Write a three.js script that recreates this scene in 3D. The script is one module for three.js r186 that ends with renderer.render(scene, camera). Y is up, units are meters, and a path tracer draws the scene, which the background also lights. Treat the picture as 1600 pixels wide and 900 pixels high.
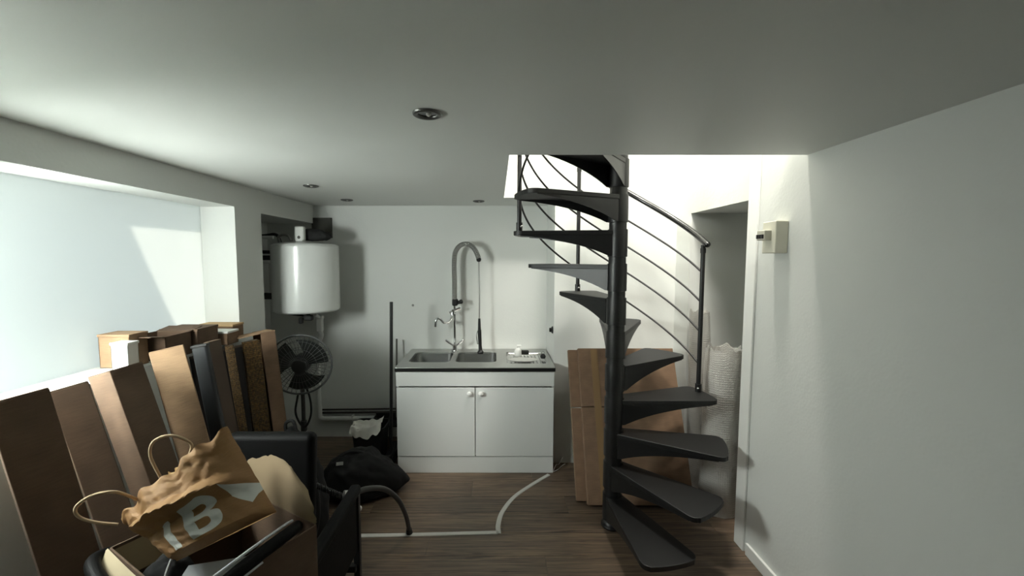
import * as THREE from 'three';
import { RoundedBoxGeometry } from 'three/addons/geometries/RoundedBoxGeometry.js';
import { mergeGeometries, mergeVertices, toCreasedNormals } from 'three/addons/utils/BufferGeometryUtils.js';
import { RectAreaLightUniformsLib } from 'three/addons/lights/RectAreaLightUniformsLib.js';
import { createNoise3D } from 'simplex-noise';

RectAreaLightUniformsLib.init();
const scene = new THREE.Scene();
const renderer = new THREE.WebGLRenderer({ antialias: true });
renderer.toneMapping = THREE.LinearToneMapping;
renderer.toneMappingExposure = 1.45;
renderer.shadowMap.enabled = true;

// ---------------------------------------------------------------- camera
const camera = new THREE.PerspectiveCamera(2 * Math.atan(450 / 650) * 180 / Math.PI, 16 / 9, 0.02, 60);
camera.position.set(0, 1.64, 0);
camera.rotation.order = 'YXZ';
camera.rotation.set(-Math.atan(47 / 650), 0, 0);
camera.setViewOffset(1600, 900, 25, 0, 1600, 900);      // the picture is a slightly off-centre crop
scene.add(camera);

// ---------------------------------------------------------------- daylight
scene.background = new THREE.Color(0.80, 0.90, 1.0).multiplyScalar(1.5);
const sun = new THREE.DirectionalLight(0xfff3e2, 2.8);
sun.position.set(-6.2, 7.1, 3.33).multiplyScalar(2);
sun.target.position.set(-1.8, 1.5, -2.1);
sun.position.add(sun.target.position);
sun.castShadow = true;
Object.assign(sun.shadow.camera, { left: -8, right: 8, top: 8, bottom: -8, near: 0.5, far: 40 });
sun.shadow.mapSize.set(2048, 2048);
scene.add(sun, sun.target);
function rectLight(color, intensity, w, h, pos, look) {
  const l = new THREE.RectAreaLight(color, intensity, w, h);
  l.position.set(...pos); l.lookAt(...look); scene.add(l); return l;
}
// unseen side window added beside the camera, then the lights above the stair
rectLight(0xf4faf5, 46.0, 0.70, 0.60, [-2.01, 1.54, -1.02], [-1.84, 1.12, -1.93]);  // added source, aimed at the back wall and cabinet
rectLight(0xfffaf2, 3.0, 1.0, 0.8, [0.6, 3.35, -0.05], [0.6, 3.35, -3]);  // added fill from upstairs for the pier and the opening
rectLight(0xfffaf0, 68.0, 0.9, 0.6, [0.70, 4.62, -0.95], [0.25, 2.1, -2.5]);  // added roof light to lift the back wall and cabinet
rectLight(0xfffaf0, 210.0, 0.50, 0.20, [0.86, 4.62, -2.28], [0.86, 0, -2.28]);

// ---------------------------------------------------------------- helpers
function rngOf(seed) { let a = seed >>> 0; return () => { a = (a + 0x6d2b79f5) >>> 0; let t = a; t = Math.imul(t ^ (t >>> 15), t | 1); t ^= t + Math.imul(t ^ (t >>> 7), t | 61); return ((t ^ (t >>> 14)) >>> 0) / 4294967296; }; }
const rng = rngOf(7);
const n3 = createNoise3D(rngOf(11));
const V = (x, y, z) => new THREE.Vector3(x, y, z);
const R = d => d * Math.PI / 180;
const taken = {};
function numbered(name) { taken[name] = (taken[name] ?? -1) + 1; return taken[name] ? `${name}_${String(taken[name]).padStart(3, '0')}` : name; }
function mesh(name, geo, mat, parent, label) {
  const m = new THREE.Mesh(Array.isArray(geo) ? join(geo) : geo, mat);
  m.name = name; m.castShadow = m.receiveShadow = true;
  if (label) m.userData.label = label;
  if (parent) parent.add(m);
  return m;
}
function join(list) {
  const gs = list.map(g => { let k = g.index ? g.toNonIndexed() : g; for (const a of Object.keys(k.attributes)) if (!['position', 'normal', 'uv'].includes(a)) k.deleteAttribute(a); return k; });
  return mergeGeometries(gs, false);
}
function single(name, geo, mat, label, category, group) {
  const m = mesh(numbered(name), geo, mat, scene); m.userData = { label, category };
  if (group) m.userData.group = group; return m;
}
function thing(name, label, category, pos = [0, 0, 0], turn = 0, group) {
  const g = new THREE.Group(); g.name = numbered(name); g.position.set(...pos); g.rotation.y = turn;
  g.userData = { label, category }; if (group) g.userData.group = group; scene.add(g); return g;
}
function struct(name, geo, mat, parent) { const m = mesh(name, geo, mat, parent || scene); if (!parent) m.userData.kind = 'structure'; return m; }
// box from two corners, uv in metres
function bx(x0, x1, y0, y1, z0, z1) {
  const g = new THREE.BoxGeometry(x1 - x0, y1 - y0, z1 - z0); g.translate((x0 + x1) / 2, (y0 + y1) / 2, (z0 + z1) / 2);
  return boxUV(g);
}
function boxUV(g, s = 1) {
  const p = g.attributes.position, n = g.attributes.normal, uv = new Float32Array(p.count * 2);
  for (let i = 0; i < p.count; i++) {
    const ax = Math.abs(n.getX(i)), ay = Math.abs(n.getY(i)), az = Math.abs(n.getZ(i));
    const [u, v] = ax > ay && ax > az ? [p.getZ(i), p.getY(i)] : ay > az ? [p.getX(i), p.getZ(i)] : [p.getX(i), p.getY(i)];
    uv[2 * i] = u * s; uv[2 * i + 1] = v * s;
  }
  g.setAttribute('uv', new THREE.BufferAttribute(uv, 2)); return g;
}
function rb(w, h, d, r = 0.004, x = 0, y = 0, z = 0, seg = 2) { const g = new RoundedBoxGeometry(w, h, d, seg, Math.min(r, w / 2.01, h / 2.01, d / 2.01)); g.translate(x, y, z); return boxUV(g); }
function bar(a, b, r, r2 = r, seg = 14) {
  a = a.isVector3 ? a : V(...a); b = b.isVector3 ? b : V(...b);
  const d = b.clone().sub(a), g = new THREE.CylinderGeometry(r2, r, d.length(), seg);
  g.applyQuaternion(new THREE.Quaternion().setFromUnitVectors(V(0, 1, 0), d.clone().normalize()));
  const c = a.clone().add(b).multiplyScalar(0.5); g.translate(c.x, c.y, c.z); return g;
}
function tube(pts, r, seg = 48, rad = 10, tension = 0.5) {
  const c = new THREE.CatmullRomCurve3(pts.map(p => p.isVector3 ? p : V(...p)), false, 'catmullrom', tension);
  return new THREE.TubeGeometry(c, seg, r, rad, false);
}
function lathe(pts, seg = 48) { return new THREE.LatheGeometry(pts.map(p => new THREE.Vector2(...p)), seg); }
function tr(g, x, y, z, rx = 0, ry = 0, rz = 0) { g.applyMatrix4(new THREE.Matrix4().compose(V(x, y, z), new THREE.Quaternion().setFromEuler(new THREE.Euler(rx, ry, rz, 'YXZ')), V(1, 1, 1))); return g; }
function grid(nu, nv, f, uvf) {                       // f(u,v) -> Vector3
  const pos = [], uv = [], idx = [];
  for (let j = 0; j <= nv; j++) for (let i = 0; i <= nu; i++) { const u = i / nu, v = j / nv, p = f(u, v); pos.push(p.x, p.y, p.z); const q = uvf ? uvf(u, v) : [u, v]; uv.push(...q); }
  for (let j = 0; j < nv; j++) for (let i = 0; i < nu; i++) { const a = j * (nu + 1) + i, b = a + 1, c = a + nu + 1, d = c + 1; idx.push(a, b, d, a, d, c); }
  const g = new THREE.BufferGeometry(); g.setAttribute('position', new THREE.Float32BufferAttribute(pos, 3)); g.setAttribute('uv', new THREE.Float32BufferAttribute(uv, 2)); g.setIndex(idx); g.computeVertexNormals(); return g;
}
// soft closed lump: superellipsoid with noise
function lump(rx, ry, rz, e = 0.7, amp = 0.02, freq = 3, seed = 0, shape) {
  const g = new THREE.SphereGeometry(1, 56, 36), p = g.attributes.position;
  const sp = (v, k) => Math.sign(v) * Math.pow(Math.abs(v), k);
  for (let i = 0; i < p.count; i++) {
    const x = p.getX(i), y = p.getY(i), z = p.getZ(i);
    let q = V(sp(x, e) * rx, sp(y, e) * ry, sp(z, e) * rz);
    if (shape) q = shape(q, x, y, z) || q;
    const n = amp * (n3(q.x * freq + seed, q.y * freq, q.z * freq) + 0.45 * n3(q.x * freq * 2.7, q.y * freq * 2.7 + seed, q.z * freq * 2.7));
    const l = q.length() || 1; q.addScaledVector(q.clone().normalize(), n * Math.min(1, l * 8));
    p.setXYZ(i, q.x, q.y, q.z);
  }
  const w = mergeVertices(g.deleteAttribute('normal') && g, 1e-5); w.computeVertexNormals(); return w;
}
function dataTex(w, h, f, srgb = false) {              // f(x,y) -> [r,g,b] 0..1
  const d = new Uint8Array(w * h * 4);
  for (let y = 0; y < h; y++) for (let x = 0; x < w; x++) { const c = f(x / w, y / h), o = (y * w + x) * 4; for (let k = 0; k < 3; k++) d[o + k] = Math.max(0, Math.min(255, Math.round((c[k] ?? c[0]) * 255))); d[o + 3] = 255; }
  const t = new THREE.DataTexture(d, w, h); t.wrapS = t.wrapT = THREE.RepeatWrapping; t.magFilter = THREE.LinearFilter; t.minFilter = THREE.LinearMipmapLinearFilter; t.generateMipmaps = true;
  if (srgb) t.colorSpace = THREE.SRGBColorSpace; t.needsUpdate = true; return t;
}
// noise that tiles over the unit square
function tn(x, y, fx, fy, s = 0) { const a = x * 2 * Math.PI, b = y * 2 * Math.PI; return 0.5 * (n3(Math.cos(a) * fx / 6.28 + s, Math.sin(a) * fx / 6.28, y * fy) * (1 - y) + n3(Math.cos(a) * fx / 6.28 + s, Math.sin(a) * fx / 6.28, (y - 1) * fy) * y) + 0.5; }

// ---------------------------------------------------------------- materials
const std = (hex, rough = 0.8, more = {}) => new THREE.MeshStandardMaterial({ color: hex, roughness: rough, ...more });
const phys = (hex, rough = 0.5, more = {}) => new THREE.MeshPhysicalMaterial({ color: hex, roughness: rough, ...more });
const plasterBump = dataTex(256, 256, (x, y) => [0.5 + 0.3 * (tn(x, y, 60, 60) - 0.5) + 0.3 * (tn(x, y, 14, 14, 5) - 0.5)]);
const paint = new THREE.MeshStandardMaterial({ color: 0xd9dbd7, roughness: 0.62, bumpMap: plasterBump, bumpScale: 0.0012 });
const ceilPaint = new THREE.MeshStandardMaterial({ color: 0xd6d8d4, roughness: 0.5, bumpMap: plasterBump, bumpScale: 0.0006 });
const cartonTex = (r, g, b, s) => dataTex(256, 256, (x, y) => { const k = 0.93 + 0.10 * (tn(x, y, 8, 90, s) - 0.5) + 0.12 * (tn(x, y, 6, 6, s + 3) - 0.5) + 0.05 * (tn(x, y, 120, 120, s + 9) - 0.5); return [r * k, g * k, b * k]; }, true);
const carton = [cartonTex(0.51, 0.405, 0.315, 1), cartonTex(0.40, 0.315, 0.245, 4), cartonTex(0.64, 0.52, 0.40, 8)].map(t => { t.repeat.set(2, 2); return new THREE.MeshStandardMaterial({ map: t, roughness: 0.86 }); });
const cartonEdge = std(0xb89a72, 0.9), cartonInner = std(0xb99c78, 0.9), packTape = phys(0x8a7050, 0.25, { clearcoat: 0.4 });
const woodTex = [0, 1, 2, 3].map(s => dataTex(512, 128, (x, y) => {
  const w = tn(x, y, 2.2, 9, s * 7), g = tn(x, y, 5, 60, s * 5 + 2), f = tn(x, y, 16, 130, s + 30), kn = tn(x, y, 5, 4, s * 3 + 50);
  const k = 0.62 + 0.34 * (w - 0.5) + 0.36 * (g - 0.5) + 0.22 * (f - 0.5) - 0.35 * Math.max(0, kn - 0.78) * 3 + [0.04, -0.05, 0.0, -0.02][s];
  return [0.60 * k, 0.505 * k, 0.415 * k];
}, true));
const woodMats = woodTex.map(t => new THREE.MeshStandardMaterial({ map: t, roughness: 0.42 }));
const blackSteel = phys(0x0b0b0b, 0.45, { clearcoat: 0.12, clearcoatRoughness: 0.4 });
const blackTread = std(0x0e0e0e, 0.5);
const steel = std(0xb9bab8, 0.27, { metalness: 1 });
const steelBrushed = std(0xb4b5b2, 0.36, { metalness: 1 });
const chrome = std(0xd6d6d6, 0.12, { metalness: 1 });
const springMat = std(0xa3a39f, 0.38, { metalness: 0.85 });
const blackPlastic = std(0x101010, 0.45), blackRubber = std(0x0d0d0d, 0.75);
const leather = phys(0x040404, 0.6, { specularIntensity: 0.28, bumpMap: plasterBump, bumpScale: 0.001 });
const fabricBlack = std(0x0b0b0b, 0.95);
const melamine = phys(0xe4e6e3, 0.35), melamineEdge = std(0xd0d2cf, 0.5);
const enamel = phys(0xe2e4e1, 0.3, { clearcoat: 0.6, clearcoatRoughness: 0.18 });
const whitePlastic = std(0xdedfdb, 0.45), ivoryPlastic = std(0xdcd9c8, 0.45);
const greyMat = std(0x55554f, 0.7), darkGrey = std(0x2b2b2a, 0.6);
const frosted = new THREE.MeshPhysicalMaterial({ color: 0xf0f4f2, roughness: 1, transmission: 0.75, thickness: 0, side: THREE.DoubleSide });

// ---------------------------------------------------------------- the room
const XL = -1.617, XR = 1.394, ZB = -3.72, ZF = 4.5, YC = 2.10, YS = 2.35, YR = 4.7, ZH0 = -3.23, ZH1 = -1.90, XH = 0.06;
const XP = 0.455;                                                       // the pier right of the sink
const floorBase = struct('floor', bx(-2.1, 2.3, -0.12, -0.012, ZB - 0.15, ZF), std(0x1d1813, 0.9));
{
  const pw = 0.192, pl = 1.285; let row = 0;
  const geos = {};
  for (let z = ZB; z < ZF - 0.01; z += pw, row++) {
    let x = -2.1 - [0, 0.43, 0.86, 0.2, 0.64][row % 5];
    for (; x < 2.28; x += pl) {
      const a = Math.max(x, -2.1), b = Math.min(x + pl, 2.3), w = b - a - 0.0016, d = Math.min(pw, ZF - z) - 0.0016; if (w < 0.03) continue;
      const key = w.toFixed(3) + d.toFixed(3), vi = Math.floor(rng() * 4);
      const g = geos[key] ??= (() => { const k = new THREE.BoxGeometry(w, 0.012, d); const p = k.attributes.position, uv = k.attributes.uv; for (let i = 0; i < p.count; i++) uv.setXY(i, (p.getX(i) + w / 2) / 1.285, (p.getZ(i) + d / 2) / 0.192); return k; })();
      const m = mesh('plank', g, woodMats[vi], floorBase); m.position.set((a + b) / 2, -0.006, z + pw / 2); if (rng() > 0.5) m.rotation.y = Math.PI;
    }
  }
}
const WY0 = 1.14, WY1 = 1.957, WZ0 = -2.60, WZ1 = -0.58, XPANE = -1.83, AZ = -2.89, AY = 1.945, XA = -2.03, XO = -1.84;
struct('wall_left', [
  bx(XO, XL, 0, WY0, AZ, ZF), bx(XO, XL, WY1, YC, AZ, ZF), bx(XO, XL, WY0, WY1, AZ, WZ0), bx(XO, XL, WY0, WY1, WZ1, ZF),
  bx(-2.1, XA, 0, YC, ZB, AZ), bx(-2.1, XO, 0, YC, AZ, AZ + 0.1), bx(XA, XL, AY, YC, ZB, AZ)], paint);
struct('wall_back', bx(-2.1, XP, 0, YC, ZB - 0.13, ZB), paint);
struct('wall_pier', bx(XP, XR, 0, YR, ZB - 0.13, ZH0), paint);
const DZ0 = -3.0, DZ1 = -2.305, DY = 1.957;
struct('wall_right', [bx(XR, 1.52, 0, YR, DZ1, ZF), bx(XR, 1.52, DY, YR, DZ0, DZ1), bx(XR, 1.52, 0, YR, ZB, DZ0)], paint);
struct('wall_closet', [bx(1.52, 2.3, 0, DY + 0.1, DZ0 - 0.1, DZ0), bx(1.52, 2.3, 0, DY + 0.1, DZ1, DZ1 + 0.1), bx(2.2, 2.3, 0, DY + 0.1, DZ0, DZ1), bx(1.52, 2.2, DY, DY + 0.1, DZ0, DZ1)], paint);
struct('wall_front', bx(-2.1, 1.52, 0, YC, ZF, ZF + 0.12), paint);
const ceiling = struct('ceiling', [bx(-2.1, XH, YC, YS, ZB - 0.13, ZF + 0.12), bx(XH, 1.52, YC, YS, ZH1, ZF + 0.12), bx(XH, XP, YC, YS, ZB - 0.13, ZH0)], ceilPaint);
struct('wall_upper', [bx(-1.3, -1.2, YS, YR, ZB - 0.13, 0.1), bx(-1.3, 0.1, YS, YR, 0, 0.1), bx(1.1, 1.52, YS, YR, 0, 0.1), bx(0.1, 1.1, YS, 2.95, 0, 0.1), bx(0.1, 1.1, 3.75, YR, 0, 0.1), bx(-1.2, XP, YS, YR, ZB - 0.13, ZB)], paint);
struct('ceiling_upstairs', [bx(-1.3, 0.60, YR, YR + 0.12, ZB - 0.13, 0.1), bx(1.12, 1.52, YR, YR + 0.12, ZB - 0.13, 0.1), bx(0.60, 1.12, YR, YR + 0.12, ZB - 0.13, -2.46), bx(0.60, 1.12, YR, YR + 0.12, -2.10, -1.35), bx(0.60, 1.12, YR, YR + 0.12, -0.55, 0.1)], paint);
struct('added_window_5', bx(0.60, 1.12, YR + 0.03, YR + 0.04, -1.35, -0.55), frosted);  // unseen roof light, added to brighten the back wall and cabinet
struct('window_3', bx(0.60, 1.12, YR + 0.03, YR + 0.04, -2.46, -2.10), frosted);
struct('added_window_4', bx(0.1, 1.1, 2.95, 3.75, 0.03, 0.036), frosted);  // unseen upstairs window, added to light the pier
struct('trim_1', rb(0.014, YR, 0.086, 0.004, XR - 0.007, YR / 2, -2.262), phys(0xe9eae6, 0.4));
struct('baseboard_right', rb(0.015, 0.068, ZF + 2.195, 0.004, XR - 0.0075, 0.034, (ZF - 2.195) / 2), phys(0xe6e7e3, 0.4));
// side window: frosted pane in view, an unseen second pane added beside the camera for its light
const win1 = struct('window_1', bx(XPANE - 0.006, XPANE, WY0, WY1, WZ0, -1.42), frosted);
const addedWin2 = struct('added_window_2', tr(bx(-0.39, 0.39, WY0, WY1, -0.006, 0), -2.02, 0, -0.99, 0, Math.atan2(0.26, -0.966)), frosted);
mesh('added_window_frame', [tr(rb(0.05, WY1 - WY0, 0.05, 0.004, -0.39, (WY0 + WY1) / 2, 0), -2.02, 0, -0.99, 0, Math.atan2(0.26, -0.966)), tr(rb(0.05, WY1 - WY0, 0.05, 0.004, 0.39, (WY0 + WY1) / 2, 0), -2.02, 0, -0.99, 0, Math.atan2(0.26, -0.966))], phys(0xe6e7e3, 0.4), addedWin2);
// reveal of the added unseen window: sill, return, and a low head shading the ceiling
struct('wall_added_bay', [bx(-2.42, XO, 0, WY0, -1.48, -0.5), bx(-2.42, XO, WY1, YC, -1.48, -0.5), bx(-2.42, XPANE - 0.006, WY0, WY1, -1.48, -1.42), bx(-2.42, XO, WY0, WY1, -0.58, -0.5), bx(-2.42, XL, 1.86, WY1, -1.34, -0.58)], paint);
// the wing next door, whose end stops the sun from part of the frosted pane
single('neighbouring_building', [bx(-9, -2.62, 0, 4.11, -1.0, 6), bx(-9.1, -2.57, 4.11, 4.14, -1.0, 6)], std(0xcfc8ba, 0.9), 'pale rendered wing of the house next door outside the frosted window', 'building');
const ground = single('ground', bx(-14, -2.1, -0.3, -0.02, -10, 10), std(0xb5b0a6, 0.95), 'pale paved yard outside the frosted window', 'ground'); ground.userData.kind = 'structure'; delete ground.userData.category;

// ---------------------------------------------------------------- spiral stair
{
  const st = thing('spiral_staircase', 'black steel spiral staircase rising through the ceiling opening', 'staircase', [0.712, 0, -2.45]);
  const RISE = 0.2, STEP = 31, RAD = 0.60, A4 = 9;
  const ang = k => R(A4 + STEP * (k - 4) + (k === 1 ? 6 : 0));
  mesh('base_plate', [lathe([[0, 0], [0.064, 0], [0.064, 0.010], [0.056, 0.014], [0.054, 0.05], [0, 0.05]], 40)], blackSteel, st);
  mesh('pole', lathe([[0, 0.0], [0.050, 0.0], [0.050, 3.45], [0.044, 3.47], [0, 3.475]], 40), blackSteel, st);
  const sh = new THREE.Shape();
  const ha = R(14.5), x1 = RAD * Math.cos(ha), y1 = RAD * Math.sin(ha), cr = 0.03;
  sh.moveTo(0.03, -0.052); sh.lineTo(x1 - 0.05, -y1 + 0.012); sh.quadraticCurveTo(x1 - 0.005, -y1 + 0.002, x1 + 0.008, -y1 + cr);
  for (let i = 1; i < 8; i++) { const a = -ha + 2 * ha * i / 8; sh.lineTo(RAD * 1.01 * Math.cos(a), RAD * 1.01 * Math.sin(a)); }
  sh.lineTo(x1 + 0.008, y1 - cr); sh.quadraticCurveTo(x1 - 0.005, y1 - 0.002, x1 - 0.05, y1 - 0.012); sh.lineTo(0.03, 0.052); sh.closePath();
  const tg = new THREE.ExtrudeGeometry(sh, { depth: 0.020, bevelEnabled: true, bevelThickness: 0.003, bevelSize: 0.003, bevelSegments: 2, curveSegments: 6 });
  tg.rotateX(-Math.PI / 2); tg.translate(0, -0.023, 0); boxUV(tg);       // shape y -> -z
  const flange = s => {
    const f = new THREE.Shape(); f.moveTo(0.03, -0.02); f.lineTo(0.56, -0.02); f.lineTo(0.56, -0.030); f.quadraticCurveTo(0.24, -0.055, 0.045, -0.150); f.lineTo(0.03, -0.150); f.closePath();
    const g = new THREE.ExtrudeGeometry(f, { depth: 0.005, bevelEnabled: false, curveSegments: 10 }); g.translate(0, 0, -0.0025);
    const a = Math.atan2((y1 - 0.018 - 0.048), (x1 - 0.05 - 0.03));
    g.rotateY(-s * a); g.translate(0, 0, s * 0.044); return g;
  };
  const fl = [flange(1), flange(-1)];
  const collar = lathe([[0.050, -0.155], [0.057, -0.152], [0.057, 0.004], [0.050, 0.008]], 40);
  for (let k = 1; k <= 12; k++) {
    const t = mesh('tread', tg, blackTread, st); t.position.y = RISE * k; t.rotation.y = ang(k);
    mesh('bracket', fl[0], blackSteel, t); mesh('bracket', fl[1], blackSteel, t); mesh('collar', collar, blackSteel, t);
  }
  const P = (a, y, r = 0.575) => V(r * Math.cos(a), y, -r * Math.sin(a));
  const yAt = a => RISE * (4 + (a - ang(4)) / R(STEP));
  const a0 = ang(4) + R(3), a1 = ang(12);
  for (const k of [4, 7, 9.35, 12]) {
    const a = k === 4 ? a0 : ang(k), base = k === 9.35 ? RISE * 9 : yAt(ang(k)) - (k === 4 ? 0 : 0);
    const b = P(a, base - 0.01), t = P(a, yAt(a) + 0.90);
    const post = mesh('post', [bar(b, t, 0.0135), bar(b, b.clone().add(V(0, 0.06, 0)), 0.019), bar(t.clone().add(V(0, -0.05, 0)), t.clone().add(V(0, -0.02, 0)), 0.0165)], blackSteel, st);
    mesh('bolt', new THREE.SphereGeometry(0.008, 10, 8).translate(b.x * 0.98, b.y + 0.035, b.z * 0.98 + 0.016), steel, post);
  }
  const hel = (off, r, rad, from, to) => { const pts = []; for (let i = 0; i <= 28; i++) { const a = from + (to - from) * i / 28; pts.push(P(a, yAt(a) + off, rad)); } return tube(pts, r, 110, 12); };
  mesh('handrail', [hel(0.925, 0.019, 0.575, a0 - R(3.5), a1), new THREE.SphereGeometry(0.019, 16, 12).translate(...P(a0 - R(3.5), yAt(a0 - R(3.5)) + 0.925).toArray())], phys(0x151515, 0.25, { clearcoat: 0.4 }), st);
  for (const off of [0.73, 0.545, 0.36, 0.155]) mesh('rail', hel(off, 0.0065, 0.575, a0, a1), blackSteel, st);
}

// ---------------------------------------------------------------- sink unit
{
  const c = thing('sink_cabinet', 'white two-door sink cabinet against the back wall', 'cabinet', [-0.157, 0, -3.065]);
  const W = 1.19, D = ZB + 3.065 + 0.0;                                   // depth is negative z
  const dz = Math.abs(D) - 0.005;
  mesh('carcass', [rb(0.018, 0.79, dz - 0.02, 0.002, -W / 2 + 0.009, 0.395, -dz / 2 - 0.012), rb(0.018, 0.79, dz - 0.02, 0.002, W / 2 - 0.009, 0.395, -dz / 2 - 0.012), rb(W - 0.036, 0.018, dz - 0.03, 0.002, 0, 0.14, -dz / 2 - 0.012), rb(W - 0.036, 0.6, 0.006, 0.002, 0, 0.45, -dz + 0.01)], melamine, c);
  mesh('kickboard', rb(W - 0.004, 0.125, 0.016, 0.002, 0, 0.0635, -0.014), melamine, c);
  mesh('top_panel', rb(W, 0.108, 0.018, 0.003, 0, 0.731, -0.009), melamine, c);
  for (const s of [-1, 1]) {
    const d = mesh('door', rb(W / 2 - 0.005, 0.532, 0.018, 0.003, s * W / 4, 0.4, -0.009), melamine, c);
    mesh('knob', tr(lathe([[0, 0], [0.008, 0], [0.009, 0.010], [0.018, 0.018], [0.019, 0.024], [0.015, 0.031], [0, 0.034]], 24), s * 0.042, 0.625, 0, Math.PI / 2), phys(0xf0f0ec, 0.25), d);
  }
}
function rrect(w, h, r, x = 0, y = 0, path = new THREE.Shape()) {
  const a = x - w / 2, b = y - h / 2; path.moveTo(a + r, b); path.lineTo(a + w - r, b); path.quadraticCurveTo(a + w, b, a + w, b + r); path.lineTo(a + w, b + h - r); path.quadraticCurveTo(a + w, b + h, a + w - r, b + h);
  path.lineTo(a + r, b + h); path.quadraticCurveTo(a, b + h, a, b + h - r); path.lineTo(a, b + r); path.quadraticCurveTo(a, b, a + r, b); return path;
}
{
  const t = thing('double_sink', 'stainless steel sink top with two bowls and drainer', 'sink', [-0.157, 0.790, -3.39]);
  const W = 1.205, D = 0.645;
  const bowls = [[-0.375, 0.02, 0.335, 0.36], [-0.005, 0.02, 0.335, 0.36]];
  const sh = rrect(W, D, 0.012);
  for (const [x, y, w, h] of bowls) sh.holes.push(rrect(w, h, 0.06, x, y, new THREE.Path()));
  sh.holes.push(rrect(0.32, 0.40, 0.04, 0.40, 0.0, new THREE.Path()));
  const g = new THREE.ExtrudeGeometry(sh, { depth: 0.024, bevelEnabled: true, bevelThickness: 0.003, bevelSize: 0.003, bevelSegments: 2 }); g.rotateX(-Math.PI / 2); g.translate(0, 0.003, 0);
  mesh('deck', boxUV(g), steelBrushed, t);
  mesh('edge_reflection', rb(W, 0.026, 0.006, 0.002, 0, 0.0135, D / 2 + 0.004), std(0x1a1a1a, 0.35), t, 'front edge of the sink top coloured dark for the floor it reflects');  // black colour stands for the dark floor mirrored in the steel lip
  const ring = (w, h, r) => rrect(w, h, r).getPoints(8);
  const bowl = (w, h, r, depth, x, z) => {
    const levels = [[1.02, 0.030], [1.0, 0.029], [0.985, 0.02], [0.95, -depth * 0.85], [0.90, -depth * 0.96], [0.80, -depth], [0.02, -depth - 0.004]];
    const pts = ring(w, h, r), n = pts.length;
    return grid(n - 1, levels.length - 1, (u, v) => { const p = pts[Math.round(u * (n - 1))], l = levels[Math.round(v * (levels.length - 1))]; return V(x + p.x * l[0], l[1], z - p.y * l[0]); });
  };
  for (const [x, y, w, h] of bowls) {
    const b = mesh('bowl', bowl(w, h, 0.06, 0.15, x, -y), steel, t);
    mesh('drain', lathe([[0, -0.150], [0.035, -0.151], [0.042, -0.1525]], 24).translate(x, 0.004, -y), chrome, b);
  }
  const dr = mesh('drainer', bowl(0.32, 0.40, 0.04, -0.014, 0.40, 0), steel, t);
  for (let i = -4; i <= 4; i++) mesh('drainer_rib', bar([0.40 + i * 0.03, 0.0175, -0.16], [0.40 + i * 0.03, 0.0175, 0.16], 0.004, 0.004, 8), steel, dr);
}
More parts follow.
